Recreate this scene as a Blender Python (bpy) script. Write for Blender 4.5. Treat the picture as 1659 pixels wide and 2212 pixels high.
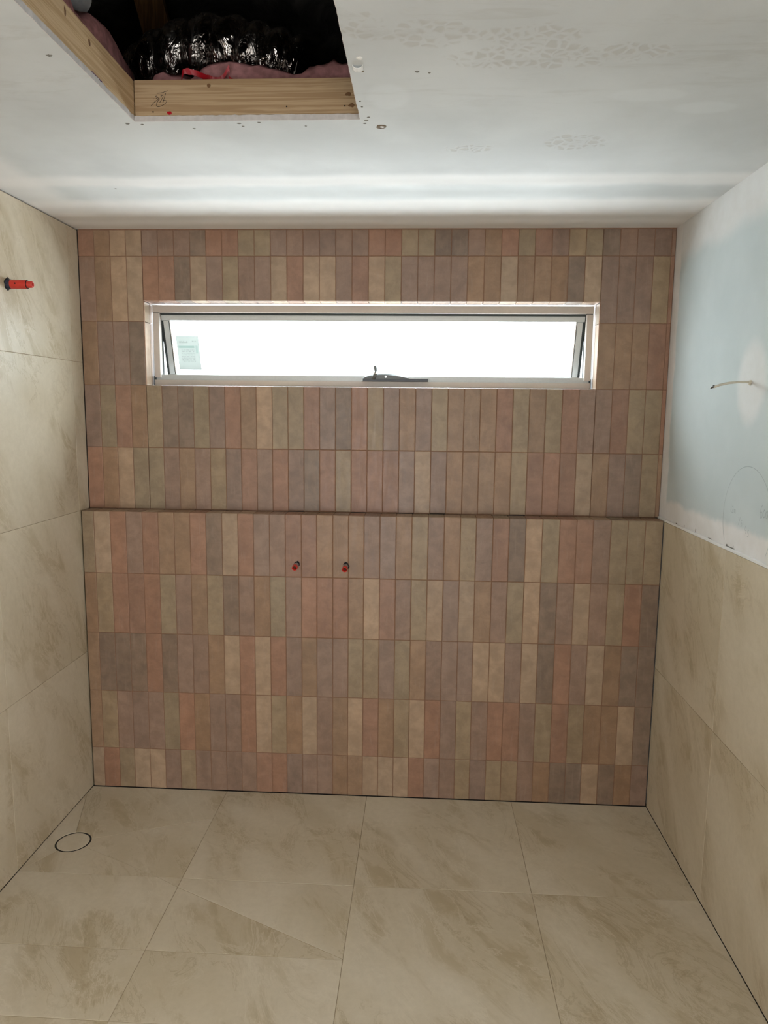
import bpy, bmesh, math, random
from mathutils import Vector, Matrix, noise
random.seed(7)
for o in list(bpy.data.objects): bpy.data.objects.remove(o)
scene = bpy.context.scene
COL = scene.collection
PI = math.pi

# ------------------------------------------------------------------ camera
W, H, D = 2.2896, 2.2651, 0.0819          # room width, ceiling height, ledge depth
CAM = Vector((1.35978, -2.89451, 1.57595))
yaw, pit, rol, fpx = .05186, .13779, .0106, 1574.4
fw = Vector((-math.sin(yaw)*math.cos(pit), math.cos(yaw)*math.cos(pit), -math.sin(pit)))
rr = Vector((math.cos(yaw), math.sin(yaw), 0)); uu = rr.cross(fw)
r2 = math.cos(rol)*rr + math.sin(rol)*uu; u2 = -math.sin(rol)*rr + math.cos(rol)*uu
cd = bpy.data.cameras.new('camera'); cam = bpy.data.objects.new('camera', cd); COL.objects.link(cam)
M = Matrix((r2, u2, -fw)).transposed().to_4x4(); M.translation = CAM
cam.matrix_world = M
cd.sensor_fit = 'VERTICAL'; cd.sensor_height = 36; cd.lens = fpx*36/2212; cd.clip_start = .02
scene.camera = cam

# ------------------------------------------------------------------ world, daylight, exposure
world = bpy.data.worlds.new('overcast_sky'); scene.world = world; world.use_nodes = True
bg = world.node_tree.nodes['Background']; bg.inputs[0].default_value = (.93, .97, 1, 1); bg.inputs[1].default_value = 3.0
def area(name, loc, direction, sx, sy, radiance, color):
    l = bpy.data.lights.new(name, 'AREA'); l.shape = 'RECTANGLE'; l.size = sx; l.size_y = sy
    l.energy = radiance*sx*sy*PI; l.color = color
    o = bpy.data.objects.new(name, l); COL.objects.link(o); o.location = loc
    o.rotation_euler = Vector(direction).to_track_quat('-Z', 'Y').to_euler(); return o
# room fill through an assumed doorway behind the camera, unseen, placed for its light
area('rear_door_fill', (.85, -3.64, 1.05), (-.2, 1, -.35), .92, 2.0, 1.9, (.99, .98, .97))
# fill towards the left, from an unseen doorway added in the right wall
area('side_door_fill', (W-.03, -3.06, 1.03), (-1, .15, -.2), .84, 2.0, 3.1, (.99, .98, .97))
# sunlit paving outside, below the window, throwing light up through the open sash
area('sunlit_paving', (1.14, 3.1, -.3), (0, -.2, 1), 4.4, 4.2, 82, (.91, .95, 1))
# sky in front of the window
area('sky_outside', (1.14, 1.7, 2.3), (0, -1, -.25), 3.6, 1.8, 14.0, (.84, .93, 1))
vs = scene.view_settings; vs.view_transform = 'Standard'; vs.look = 'None'; vs.gamma = 1; vs.use_curve_mapping = False
vs.exposure = 0.0

# ------------------------------------------------------------------ materials
def lin(c): return tuple(((v/255)/12.92 if v/255 <= .04045 else ((v/255+.055)/1.055)**2.4) for v in c)
class NT:
    def __init__(s, name):
        s.m = bpy.data.materials.new(name); s.m.use_nodes = True; s.t = s.m.node_tree; s.n = s.t.nodes
        s.b = s.n['Principled BSDF']
    def node(s, typ, **kw):
        n = s.n.new(typ)
        for k, v in kw.items():
            if hasattr(n, k): setattr(n, k, v)
            else: n.inputs[k.replace('_', ' ')].default_value = v
        return n
    def link(s, a, b): s.t.links.new(a, b)
    def val(s, sock, v):
        if isinstance(v, bpy.types.NodeSocket): s.link(v, sock)
        elif isinstance(v, (tuple, list)) and len(v) == 3 and sock.type == 'RGBA': sock.default_value = (*v, 1)
        else: sock.default_value = v
    def math(s, op, a, b=0., clamp=False):
        n = s.n.new('ShaderNodeMath'); n.operation = op; n.use_clamp = clamp
        s.val(n.inputs[0], a); s.val(n.inputs[1], b); return n.outputs[0]
    def vmath(s, op, a, b):
        n = s.n.new('ShaderNodeVectorMath'); n.operation = op; s.val(n.inputs[0], a); s.val(n.inputs[1], b); return n.outputs[0]
    def mix(s, f, a, b, mode='MIX'):
        n = s.n.new('ShaderNodeMix'); n.data_type = 'RGBA'; n.blend_type = mode
        s.val(n.inputs[0], f); s.val(n.inputs[6], a); s.val(n.inputs[7], b); return n.outputs[2]
    def obj(s): return s.n.new('ShaderNodeTexCoord').outputs['Object']
    def noise(s, vec, scale, detail=4, rough=.55, dist=0.):
        n = s.n.new('ShaderNodeTexNoise'); s.link(vec, n.inputs['Vector'])
        n.inputs['Scale'].default_value = scale; n.inputs['Detail'].default_value = detail
        n.inputs['Roughness'].default_value = rough; n.inputs['Distortion'].default_value = dist; return n.outputs['Fac']
    def rng(s, v, a, b, c=0., d=1., smooth=True):
        n = s.n.new('ShaderNodeMapRange'); n.interpolation_type = 'SMOOTHSTEP' if smooth else 'LINEAR'
        s.val(n.inputs[0], v)
        for i, x in zip((1, 2, 3, 4), (a, b, c, d)): n.inputs[i].default_value = x
        return n.outputs[0]
    def xyz(s, v):
        n = s.n.new('ShaderNodeSeparateXYZ'); s.link(v, n.inputs[0]); return n.outputs
    def bump(s, h, strength=.1, dist=.002):
        n = s.n.new('ShaderNodeBump'); n.inputs['Strength'].default_value = strength; n.inputs['Distance'].default_value = dist
        s.val(n.inputs['Height'], h); s.link(n.outputs[0], s.b.inputs['Normal'])
    def out(s, color=None, rough=None, metal=None, spec=None):
        if color is not None: s.val(s.b.inputs['Base Color'], color)
        if rough is not None: s.val(s.b.inputs['Roughness'], rough)
        if metal is not None: s.b.inputs['Metallic'].default_value = metal
        if spec is not None: s.b.inputs['Specular IOR Level'].default_value = spec
        return s.m

def simple(name, c, rough=.6, metal=0., nscale=40, var=.08, bump=.0, spec=.5):
    t = NT(name); v = t.obj(); n = t.noise(v, nscale, 4)
    f = t.rng(n, .3, .7)
    col = t.mix(f, tuple(x*(1-var) for x in c), tuple(min(1, x*(1+var)) for x in c))
    if bump: t.bump(n, bump, .001)
    return t.out(col, rough, metal, spec)

def mat_small_tile():
    t = NT('glazed_brick_tile'); oi = t.n.new('ShaderNodeObjectInfo')
    cmb = t.n.new('ShaderNodeCombineXYZ')
    t.link(t.math('MULTIPLY', oi.outputs['Random'], 37.), cmb.inputs[0]); t.link(t.math('MULTIPLY', oi.outputs['Random'], 91.), cmb.inputs[2])
    v = t.vmath('ADD', t.obj(), cmb.outputs[0])
    n1 = t.noise(v, 17, 6, .66, .3); n2 = t.noise(t.vmath('MULTIPLY', v, (70, 70, 9)), 1., 5, .65, .4); n3 = t.noise(v, 9, 2)
    col = t.mix(t.rng(n1, .3, .72), t.mix(1., oi.outputs['Color'], (.80, .785, .77), 'MULTIPLY'), t.mix(1., oi.outputs['Color'], (1.15, 1.14, 1.13), 'MULTIPLY'))
    n4 = t.noise(t.vmath('MULTIPLY', v, (4, 4, 30)), 1.2, 5, .65, .6)
    col = t.mix(t.math('MULTIPLY', t.rng(n4, .5, .7), .5), col, t.mix(1., oi.outputs['Color'], (.88, .83, .78), 'MULTIPLY'))
    col = t.mix(t.math('MULTIPLY', t.rng(n2, .52, .75), .2), col, lin((170, 152, 138)))
    col = t.mix(t.math('MULTIPLY', t.rng(n3, .55, .75), .22), col, t.mix(1., oi.outputs['Color'], (.92, .84, .78), 'MULTIPLY'))
    t.bump(t.math('ADD', n1, t.math('MULTIPLY', n2, .4)), .12, .002)
    return t.out(col, t.rng(n2, .3, .7, .32, .48), spec=.5)

def mat_stone():
    t = NT('cream_limestone_porcelain'); oi = t.n.new('ShaderNodeObjectInfo')
    cmb = t.n.new('ShaderNodeCombineXYZ')
    t.link(t.math('MULTIPLY', oi.outputs['Random'], 53.), cmb.inputs[0]); t.link(t.math('MULTIPLY', oi.outputs['Random'], 117.), cmb.inputs[2])
    v = t.vmath('ADD', t.obj(), cmb.outputs[0])
    rot = t.n.new('ShaderNodeVectorRotate'); rot.rotation_type = 'Y_AXIS'; t.link(v, rot.inputs['Vector']); rot.inputs['Angle'].default_value = .55
    st = t.vmath('MULTIPLY', rot.outputs[0], (1.9, 1.9, .85))
    big = t.noise(st, 1.9, 3, .5, .6); mid = t.noise(st, 4.6, 8, .66, .5); fine = t.noise(v, 42, 6, .7); vein = t.noise(st, 3.0, 8, .68, .9)
    base = t.mix(t.rng(big, .3, .7), lin((206, 194, 173)), lin((190, 176, 151)))
    patch = t.math('MULTIPLY', t.rng(mid, .49, .62), t.rng(big, .36, .58))
    col = t.mix(t.math('MULTIPLY', patch, .6), base, lin((165, 147, 116)))
    band = t.math('SUBTRACT', 1., t.rng(t.math('ABSOLUTE', t.math('SUBTRACT', vein, .5)), 0., .022))
    band = t.math('MULTIPLY', band, t.rng(mid, .4, .6))
    col = t.mix(t.math('MULTIPLY', band, .45), col, lin((214, 203, 183)))
    dk = t.math('SUBTRACT', 1., t.rng(t.math('ABSOLUTE', t.math('SUBTRACT', vein, .56)), 0., .02))
    col = t.mix(t.math('MULTIPLY', t.math('MULTIPLY', dk, t.rng(big, .4, .6)), .4), col, lin((150, 132, 102)))
    col = t.mix(t.math('MULTIPLY', t.rng(fine, .35, .7), .16), col, lin((160, 145, 120)))
    t.bump(t.math('ADD', mid, t.math('MULTIPLY', fine, .3)), .05, .002)
    return t.out(col, t.rng(mid, .3, .7, .36, .5), spec=.45)

def mat_ceiling():
    t = NT('ceiling_plasterboard'); v = t.obj(); x, y, z = t.xyz(v)
    n = t.noise(v, 3, 5); f = t.noise(v, 60, 5, .7)
    paper = t.mix(t.rng(n, .3, .7), lin((188, 189, 187)), lin((200, 201, 199)))
    wob = t.math('ADD', y, t.math('MULTIPLY', t.math('SUBTRACT', t.noise(v, 5, 3), .5), .06))
    comp = lin((228, 224, 220))
    b1 = t.math('MULTIPLY', t.rng(wob, -.42, -.34), .85)
    b2 = t.math('MULTIPLY', t.math('MULTIPLY', t.rng(wob, -.66, -.6), t.rng(wob, -.5, -.56)), .6)
    col = t.mix(t.math('MAXIMUM', b1, b2), paper, comp)
    # left edge joint compound
    wx = t.math('ADD', x, t.math('MULTIPLY', t.math('SUBTRACT', t.noise(v, 4, 3), .5), .05))
    col = t.mix(t.math('MULTIPLY', t.rng(wx, .2, .12), .6), col, comp)
    # dried glue smears: a crackle pattern inside a few blotches
    vor = t.n.new('ShaderNodeTexVoronoi'); vor.feature = 'DISTANCE_TO_EDGE'; vor.inputs['Scale'].default_value = 42
    vd = t.vmath('MULTIPLY', v, (1., 1., 1.)); nn = t.n.new('ShaderNodeTexNoise'); nn.inputs['Scale'].default_value = 20; t.link(v, nn.inputs['Vector'])
    t.link(t.vmath('ADD', vd, t.vmath('MULTIPLY', nn.outputs['Color'], (.03, .03, 0))), vor.inputs['Vector'])
    ridge = t.rng(vor.outputs['Distance'], .06, .26)
    mask = None
    for cx, cy, rx, ry in ((1.735, -.885, .085, .055), (1.47, -.845, .07, .03), (1.56, -1.345, .17, .055), (1.72, -1.36, .12, .04), (1.36, -1.44, .09, .05), (1.24, -1.47, .045, .05), (1.55, -1.43, .1, .04)):
        dx = t.math('DIVIDE', t.math('SUBTRACT', x, cx), rx); dy = t.math('DIVIDE', t.math('SUBTRACT', y, cy), ry)
        d = t.math('ADD', t.math('MULTIPLY', dx, dx), t.math('MULTIPLY', dy, dy))
        d = t.math('ADD', d, t.math('MULTIPLY', t.math('SUBTRACT', t.noise(v, 22, 3), .5), 1.4))
        m = t.rng(d, 1.15, .6)
        mask = m if mask is None else t.math('MAXIMUM', mask, m)
    col = t.mix(t.math('MULTIPLY', mask, t.math('MULTIPLY', ridge, .5)), col, lin((172, 168, 160)))
    # pale patched screw heads
    pm = None
    for cx, cy, rx, ry in ((1.84, -1.165, .09, .035), (1.985, -1.095, .075, .035), (1.27, -1.17, .05, .07)):
        dx = t.math('DIVIDE', t.math('SUBTRACT', x, cx), rx); dy = t.math('DIVIDE', t.math('SUBTRACT', y, cy), ry)
        m = t.rng(t.math('ADD', t.math('MULTIPLY', dx, dx), t.math('MULTIPLY', dy, dy)), 1.2, .5)
        pm = m if pm is None else t.math('MAXIMUM', pm, m)
    col = t.mix(t.math('MULTIPLY', pm, .3), col, lin((212, 214, 213)))
    sm = t.noise(t.vmath('MULTIPLY', v, (3, 14, 1)), 1.6, 6, .7, .5)
    dirty = t.math('MULTIPLY', t.rng(sm, .5, .68), t.rng(y, -.95, -1.3))
    col = t.mix(t.math('MULTIPLY', dirty, .3), col, lin((168, 165, 158)))
    # slight waves from trowelling parallel to the wall
    wv = t.n.new('ShaderNodeTexWave'); wv.bands_direction = 'Y'; wv.inputs['Scale'].default_value = 2.6; wv.inputs['Distortion'].default_value = 1.2; wv.inputs['Detail'].default_value = 1; t.link(v, wv.inputs['Vector'])
    h = t.math('ADD', t.math('MULTIPLY', f, .25), t.math('MULTIPLY', mask, t.math('MULTIPLY', ridge, -1.2)))
    h = t.math('ADD', h, t.math('MULTIPLY', t.math('MULTIPLY', wv.outputs['Fac'], t.rng(y, -.9, -.4)), 4.))
    t.bump(h, .35, .002)
    return t.out(col, .8, spec=.2)

def mat_right_wall():
    t = NT('moisture_plasterboard'); v = t.obj(); x, y, z = t.xyz(v)
    n = t.noise(v, 4, 5); f = t.noise(v, 70, 5, .7)
    w1 = t.math('MULTIPLY', t.math('SUBTRACT', t.noise(v, 9, 3), .5), .05)
    blue = t.mix(t.rng(n, .3, .7), lin((186, 194, 194)), lin((194, 201, 201)))
    comp = t.mix(t.rng(t.noise(v, 12, 4), .3, .7), lin((222, 219, 217)), lin((214, 210, 206)))
    m = t.rng(t.math('ADD', z, w1), 1.26, 1.235)
    m = t.math('MAXIMUM', m, t.rng(t.math('ADD', y, t.math('MULTIPLY', w1, 1.)), -.075, -.06))
    m = t.math('MAXIMUM', m, t.math('MULTIPLY', t.rng(t.math('ADD', z, w1), 2.1, 2.17), .75))
    dy = t.math('DIVIDE', t.math('ADD', y, .727), .098); dz = t.math('DIVIDE', t.math('SUBTRACT', z, 1.668), .125)
    d = t.math('ADD', t.math('MULTIPLY', dy, dy), t.math('MULTIPLY', dz, dz)); d = t.math('ADD', d, t.math('MULTIPLY', w1, 8.))
    m = t.math('MAXIMUM', m, t.math('MULTIPLY', t.rng(d, 1.25, .4), .7))
    col = t.mix(m, blue, comp)
    t.bump(t.math('ADD', t.math('MULTIPLY', m, 2.), t.math('MULTIPLY', f, .3)), .2, .001)
    return t.out(col, .75, spec=.25)

def mat_wood(name, c1, c2, axis):
    t = NT(name); v = t.obj()
    sc = {'x': (.7, 14, 30), 'y': (14, .7, 30), 'z': (20, 20, 1.2)}[axis]
    s = t.vmath('MULTIPLY', v, sc); n = t.noise(s, 2.2, 5, .6, .5); g = t.noise(s, 9, 4, .7)
    ring = t.math('MULTIPLY', t.math('ABSOLUTE', t.math('SUBTRACT', t.math('FRACT', t.math('MULTIPLY', n, 5.)), .5)), 2.)
    col = t.mix(t.rng(ring, .0, .9), lin(c1), lin(c2)); col = t.mix(t.math('MULTIPLY', t.rng(g, .4, .7), .3), col, lin(c2))
    t.bump(g, .15, .001); return t.out(col, .62, spec=.3)

def mat_foil():
    t = NT('foil_duct_film'); v = t.obj(); a = t.noise(t.vmath('MULTIPLY', v, (1.6, 1, 1)), 24, 3, .5, .9); b = t.noise(t.vmath('MULTIPLY', v, (4, 1, 1)), 9, 3, .5, .6)
    col = t.mix(t.rng(a, .35, .7), lin((120, 112, 106)), lin((205, 198, 190)))
    t.bump(t.math('ADD', a, b), .7, .02); return t.out(col, t.rng(b, .3, .7, .14, .34), 1.)

def mat_glass():
    t = NT('frosted_glass'); t.n.remove(t.b)
    o = t.n['Material Output']; tr = t.n.new('ShaderNodeBsdfTranslucent'); tp = t.n.new('ShaderNodeBsdfTransparent'); gl = t.n.new('ShaderNodeBsdfGlossy')
    nz = t.noise(t.obj(), 900, 2); tr.inputs[0].default_value = (.96, .985, .98, 1); tp.inputs[0].default_value = (.9, .95, .95, 1)
    gl.inputs['Roughness'].default_value = .35
    m1 = t.n.new('ShaderNodeMixShader'); t.link(t.rng(nz, .3, .7, .38, .5), m1.inputs[0]); t.link(tr.outputs[0], m1.inputs[1]); t.link(tp.outputs[0], m1.inputs[2])
    m2 = t.n.new('ShaderNodeMixShader'); m2.inputs[0].default_value = .05; t.link(m1.outputs[0], m2.inputs[1]); t.link(gl.outputs[0], m2.inputs[2])
    t.link(m2.outputs[0], o.inputs[0]); return t.m

def mat_sticker():
    t = NT('printed_sticker'); v = t.obj(); x, y, z = t.xyz(v)
    t.n.remove(t.b); o = t.n['Material Output']
    # flat print: a heading, a green bar and rows of small type (object origin at sticker centre; x +-.047, z +-.07)
    def rect(x0, x1, z0, z1):
        a = t.math('MULTIPLY', t.math('GREATER_THAN', x, x0), t.math('LESS_THAN', x, x1)); b = t.math('MULTIPLY', t.math('GREATER_THAN', z, z0), t.math('LESS_THAN', z, z1)); return t.math('MULTIPLY', a, b)
    type_ = t.math('GREATER_THAN', t.noise(t.vmath('MULTIPLY', v, (420, 1, 90)), 1., 2), .48)
    rows = t.math('GREATER_THAN', t.math('FRACT', t.math('MULTIPLY', z, 150.)), .55)
    body = t.math('MULTIPLY', t.math('MULTIPLY', rect(-.03, .026, -.04, .014), rows), type_)
    head = t.math('MULTIPLY', t.math('MAXIMUM', rect(-.036, .0, .041, .048), rect(.014, .038, .045, .05)), type_)
    col = t.mix(t.math('MAXIMUM', body, head), (.27, .275, .262), (.2, .207, .198))
    col = t.mix(t.math('MULTIPLY', rect(-.04, .026, .02, .029), .8), col, (.19, .225, .208)); col = t.mix(t.math('MULTIPLY', rect(.031, .04, -.002, .03), .6), col, (.2, .235, .22))
    tr = t.n.new('ShaderNodeBsdfTranslucent'); df = t.n.new('ShaderNodeBsdfDiffuse'); t.link(col, tr.inputs[0]); t.link(col, df.inputs[0])
    m = t.n.new('ShaderNodeMixShader'); m.inputs[0].default_value = .12; t.link(tr.outputs[0], m.inputs[1]); t.link(df.outputs[0], m.inputs[2]); t.link(m.outputs[0], o.inputs[0]); return t.m

MT = dict(
    small=mat_small_tile(), stone=mat_stone(), ceil=mat_ceiling(), rwall=mat_right_wall(),
    grout=simple('terracotta_grout', lin((132, 98, 76)), .85, nscale=90), sgrout=simple('stone_grout', lin((150, 134, 108)), .9, nscale=90),
    dark=simple('raw_substrate', lin((38, 34, 32)), .95), board=simple('cement_board', lin((70, 66, 62)), .9),
    frame=simple('pearl_powder_coat', lin((196, 187, 178)), .38, 0., 120, .02), alu=simple('satin_aluminium', lin((186, 188, 186)), .35, .15, 150, .03),
    gasket=simple('black_rubber_gasket', lin((42, 48, 47)), .6), glass=mat_glass(), sticker=mat_sticker(),
    winder=simple('grey_metal_winder', lin((112, 114, 114)), .4, .2, 200, .06), winder_dark=simple('dark_winder_base', lin((72, 74, 78)), .4, .2),
    lock=simple('bright_lock_face', lin((200, 200, 196)), .25, .8),
    pine=mat_wood('pine_trimmer', (184, 158, 124), (160, 131, 98), 'x'), pine_y=mat_wood('pine_joist', (208, 180, 142), (186, 155, 116), 'y'), pine_z=mat_wood('pine_rafter', (150, 108, 66), (116, 80, 46), 'z'),
    plaster=simple('gypsum_core', lin((196, 190, 186)), .9, nscale=60, bump=.4), chip=simple('plaster_chip_paper', lin((214, 212, 208)), .8),
    bruise=simple('torn_brown_paper', lin((104, 88, 68)), .9, nscale=80, var=.4), speck=simple('grey_speck', lin((110, 106, 98)), .9),
    foil=mat_foil(), pink=simple('pink_glasswool', lin((196, 140, 138)), 1., nscale=45, var=.22, bump=1., spec=.05),
    sark=None, greyfoil=simple('grey_foil_wrap', lin((190, 188, 186)), .45, .0, 30, .2, .6),
    red=simple('red_plastic', lin((196, 50, 38)), .35, 0., 60, .06), redtape=simple('red_strapping', lin((176, 20, 34)), .3, 0., 60, .1),
    socket=simple('grey_fitting', lin((150, 142, 138)), .55, .1, 80, .3), hole=simple('dark_hole', lin((16, 15, 17)), .9),
    brass=simple('dull_brass_bore', lin((70, 48, 26)), .4, .5), blueblk=simple('blue_black_seal', lin((44, 46, 62)), .5, nscale=200, var=.5),
    cable=simple('white_cable_sheath', lin((196, 190, 174)), .5), strand=simple('dark_cable_cores', lin((66, 60, 56)), .6),
    trim=simple('white_tile_trim', lin((228, 228, 226)), .3, 0., 60, .02), pencil=simple('pencil_line', lin((142, 150, 152)), .9), pen=simple('black_pen_line', lin((34, 26, 22)), .7),
    white=simple('painted_plaster', lin((214, 210, 202)), .8), purple=simple('purple_glue', lin((86, 52, 92)), .6), knot=simple('wood_knot', lin((112, 80, 50)), .8),
    paving=simple('pale_paving', lin((190, 186, 178)), .9), brick=simple('outer_brickwork', lin((150, 120, 100)), .9), insert=None)
t = NT('black_sarking'); v = t.obj(); a = t.noise(v, 6, 5, .6, .8)
t.bump(a, .8, .03); MT['sark'] = t.out(t.mix(t.rng(a, .4, .7), lin((70, 66, 62)), lin((120, 112, 106))), t.rng(a, .3, .7, .3, .5), .3)

# ------------------------------------------------------------------ mesh helpers
def link(name, me, mat, parent=None, loc=(0, 0, 0), rot=(0, 0, 0), smooth=False):
    if mat is not None and not me.materials: me.materials.append(MT[mat] if isinstance(mat, str) else mat)
    o = bpy.data.objects.new(name, me); COL.objects.link(o); o.location = loc; o.rotation_euler = rot
    if parent is not None: o.parent = parent
    if smooth:
        for p in me.polygons: p.use_smooth = True
    return o
def empty(name, loc=(0, 0, 0)):
    o = bpy.data.objects.new(name, None); COL.objects.link(o); o.location = loc; o.empty_display_size = .05; return o
def tag(o, label=None, cat=None, kind=None, group=None):
    if label: o['label'] = label
    if cat: o['category'] = cat
    if kind: o['kind'] = kind
    if group: o['group'] = group
    return o
def to_mesh(bm, name='m'):
    me = bpy.data.meshes.new(name); bmesh.ops.recalc_face_normals(bm, faces=bm.faces); bm.to_mesh(me); bm.free(); return me
def add_box(bm, x0, x1, y0, y1, z0, z1):
    v = [bm.verts.new(p) for p in ((x0, y0, z0), (x1, y0, z0), (x1, y1, z0), (x0, y1, z0), (x0, y0, z1), (x1, y0, z1), (x1, y1, z1), (x0, y1, z1))]
    for f in ((0, 3, 2, 1), (4, 5, 6, 7), (0, 1, 5, 4), (1, 2, 6, 5), (2, 3, 7, 6), (3, 0, 4, 7)): bm.faces.new([v[i] for i in f])
def boxes(bl, bevel=0.):
    bm = bmesh.new()
    for b in bl: add_box(bm, *b)
    if bevel: bmesh.ops.bevel(bm, geom=bm.edges[:], offset=bevel, segments=2, affect='EDGES', profile=.6)
    return to_mesh(bm)
def box(name, mat, b, parent=None, bevel=0.):
    """box with its own origin at the centre of its base; b is in the parent's (world) frame"""
    x0, x1, y0, y1, z0, z1 = b; cx, cy = (x0+x1)/2, (y0+y1)/2
    off = parent.location if parent is not None else Vector((0, 0, 0))
    return link(name, boxes([(x0-cx, x1-cx, y0-cy, y1-cy, 0, z1-z0)], bevel), mat, parent, Vector((cx, cy, z0))-off)
def inset_poly(P, d):
    n = len(P); out = []
    A = sum(P[i][0]*P[(i+1) % n][1]-P[(i+1) % n][0]*P[i][1] for i in range(n))
    if A < 0: P = P[::-1]
    for i in range(n):
        p0, p1, p2 = Vector(P[i-1]), Vector(P[i]), Vector(P[(i+1) % n])
        e1 = (p1-p0).normalized(); e2 = (p2-p1).normalized()
        n1 = Vector((-e1.y, e1.x)); n2 = Vector((-e2.y, e2.x)); b = n1+n2
        k = max(.35, b.length_squared/2)
        out.append(tuple(p1 + b*(d/k if b.length_squared > 1e-6 else 0)))
    return out
def prism(P, th, ch, rings=1):
    """plate in the XZ plane facing -Y, front at y=0, softened edge of size ch"""
    bm = bmesh.new(); base = inset_poly(P, 0)
    L = [[bm.verts.new((x, th, z)) for x, z in base], [bm.verts.new((x, ch, z)) for x, z in base]]
    if rings > 1: L.append([bm.verts.new((x, ch*.35, z)) for x, z in inset_poly(base, ch*.35)])
    L.append([bm.verts.new((x, 0, z)) for x, z in inset_poly(base, ch)])
    n = len(P)
    for a, b in zip(L, L[1:]):
        for i in range(n): bm.faces.new((a[i], a[(i+1) % n], b[(i+1) % n], b[i]))
    bm.faces.new(L[-1]); bm.faces.new(L[0][::-1])
    return to_mesh(bm)
CACHE = {}
def rect_tile(w, h, th, ch, rings, mat):
    k = (round(w, 4), round(h, 4), th, ch, mat)
    if k not in CACHE:
        CACHE[k] = prism([(-w/2, -h/2), (w/2, -h/2), (w/2, h/2), (-w/2, h/2)], th, ch, rings); CACHE[k].materials.append(MT[mat])
    return CACHE[k]
def tube(pts, rad, seg=12, caps=True):
    bm = bmesh.new(); rings = []; pts = [Vector(p) for p in pts]
    R = rad if isinstance(rad, (list, tuple)) else [rad]*len(pts)
    up = Vector((0, 0, 1))
    for i, p in enumerate(pts):
        t = (pts[min(i+1, len(pts)-1)]-pts[max(i-1, 0)]).normalized()
        a = t.cross(up) if abs(t.dot(up)) < .95 else t.cross(Vector((1, 0, 0))); a.normalize(); b = t.cross(a)
        rings.append([bm.verts.new(p+(a*math.cos(2*PI*k/seg)+b*math.sin(2*PI*k/seg))*R[i]) for k in range(seg)])
    for r0, r1 in zip(rings, rings[1:]):
        for k in range(seg): bm.faces.new((r0[k], r0[(k+1) % seg], r1[(k+1) % seg], r1[k]))
    if caps: bm.faces.new(rings[0][::-1]); bm.faces.new(rings[-1])
    return to_mesh(bm)
def ribbon(strokes, width, place):
    """pencil or pen strokes: flat ribbons; place(u,v)->point, one normal offset built in"""
    bm = bmesh.new()
    for s in strokes:
        L = []
        for i, p in enumerate(s):
            a = Vector(s[max(i-1, 0)]); b = Vector(s[min(i+1, len(s)-1)]); t = (b-a)
            t = t.normalized() if t.length > 0 else Vector((1, 0)); n = Vector((-t.y, t.x))*width/2
            q = Vector(p); L.append((bm.verts.new(place(*(q+n))), bm.verts.new(place(*(q-n)))))
        for (a, b), (c, d) in zip(L, L[1:]): bm.faces.new((a, b, d, c))
    return to_mesh(bm)

# ------------------------------------------------------------------ tile palettes
PAL = {'m': (140, 115, 99), 'c': (146, 117, 92), 'r': (149, 113, 92), 'o': (147, 127, 102), 's': (163, 138, 114), 'd': (128, 108, 92)}
def tint(k):
    c = lin(PAL[k]); j = 1+random.uniform(-.07, .07); w = random.uniform(-.03, .03)
    return (c[0]*j*(1+w), c[1]*j, c[2]*j*(1-w), 1)
def small_tile(parent, kind, x0, x1, z0, z1, place, name='tile', g=.001):
    """place(cx,cz)->(loc,rot); tile rectangle given in the surface's own two axes"""
    w, h = x1-x0-2*g, z1-z0-2*g
    loc, rot = place((x0+x1)/2, (z0+z1)/2)
    o = link(name, rect_tile(w, h, .0085, .0016, 2, 'small'), None, parent, loc, rot)
    o.rotation_euler.x += random.uniform(-.0018, .0018); o.rotation_euler.z += random.uniform(-.0025, .0025)
    o.color = tint(kind); return o

# ================================================================== SETTING
Z1, PZ = 2.1635, .248
RU = [H-.003, Z1, Z1-PZ, Z1-2*PZ, Z1-3*PZ, 1.1702]      # upper row joints
PX = .06328
XU = [.0006]+[.0006+n*PX for n in range(1, 37)]+[W+.0042]
WX0, WX1, WZ0, WZ1 = XU[4], XU[32], RU[3], 1.994          # window opening
YF = .078                                                 # window frame front

# ---- upper back wall: body with opening, grout sheet, tiles
wb = tag(link('wall_back', boxes([(-.12, WX0-.01, .0095, .2, 0, 2.5), (WX1+.01, W+.12, .0095, .2, 0, 2.5), (WX0-.01, WX1+.01, .0095, .2, 0, WZ0-.01), (WX0-.01, WX1+.01, .0095, .2, WZ1+.01, 2.5)]), 'board'),
         'back wall clad in upright brown, terracotta and olive brick tiles around a slit window', 'wall', 'structure')
link('grout', boxes([(.003, WX0+.001, .0015, .0094, 1.172, H), (WX1-.001, W+.004, .0015, .0094, 1.172, H), (WX0, WX1, .0015, .0094, 1.172, WZ0-.002), (WX0, WX1, .0015, .0094, WZ1+.002, H)]), 'grout', wb)
ROWS_U = ["rcssmmmdrrooMmmmmmrroodd" .lower()+"mcrormoodmmmm",
          "mcssrrdsmommsrssmrsommmmccscccdsmmmor",
          "cmmd" + "."*28 + "cccrr",
          "morcoddomrcsoormdromcmoccc rocormmroor".replace(' ', ''),
          "rcsoomcmomrmrmdrorrrmsmcccccorcrscmdoc"]
ROWS_U[4] = "rcsoomcmomrmrmdrorrrmsmccccorrrscmdoc"
ROWS_U[3] = "morcoddomrcsoormdromcmocccrocormmroor"
link('grout', boxes([(XU[c], XU[c+1], .0018, .0094, 1.1692, 1.1722) for c in range(37) if random.random() < .68]), 'grout', wb)
back = lambda cx, cz: ((cx, 0, cz), (0, 0, 0))
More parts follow.
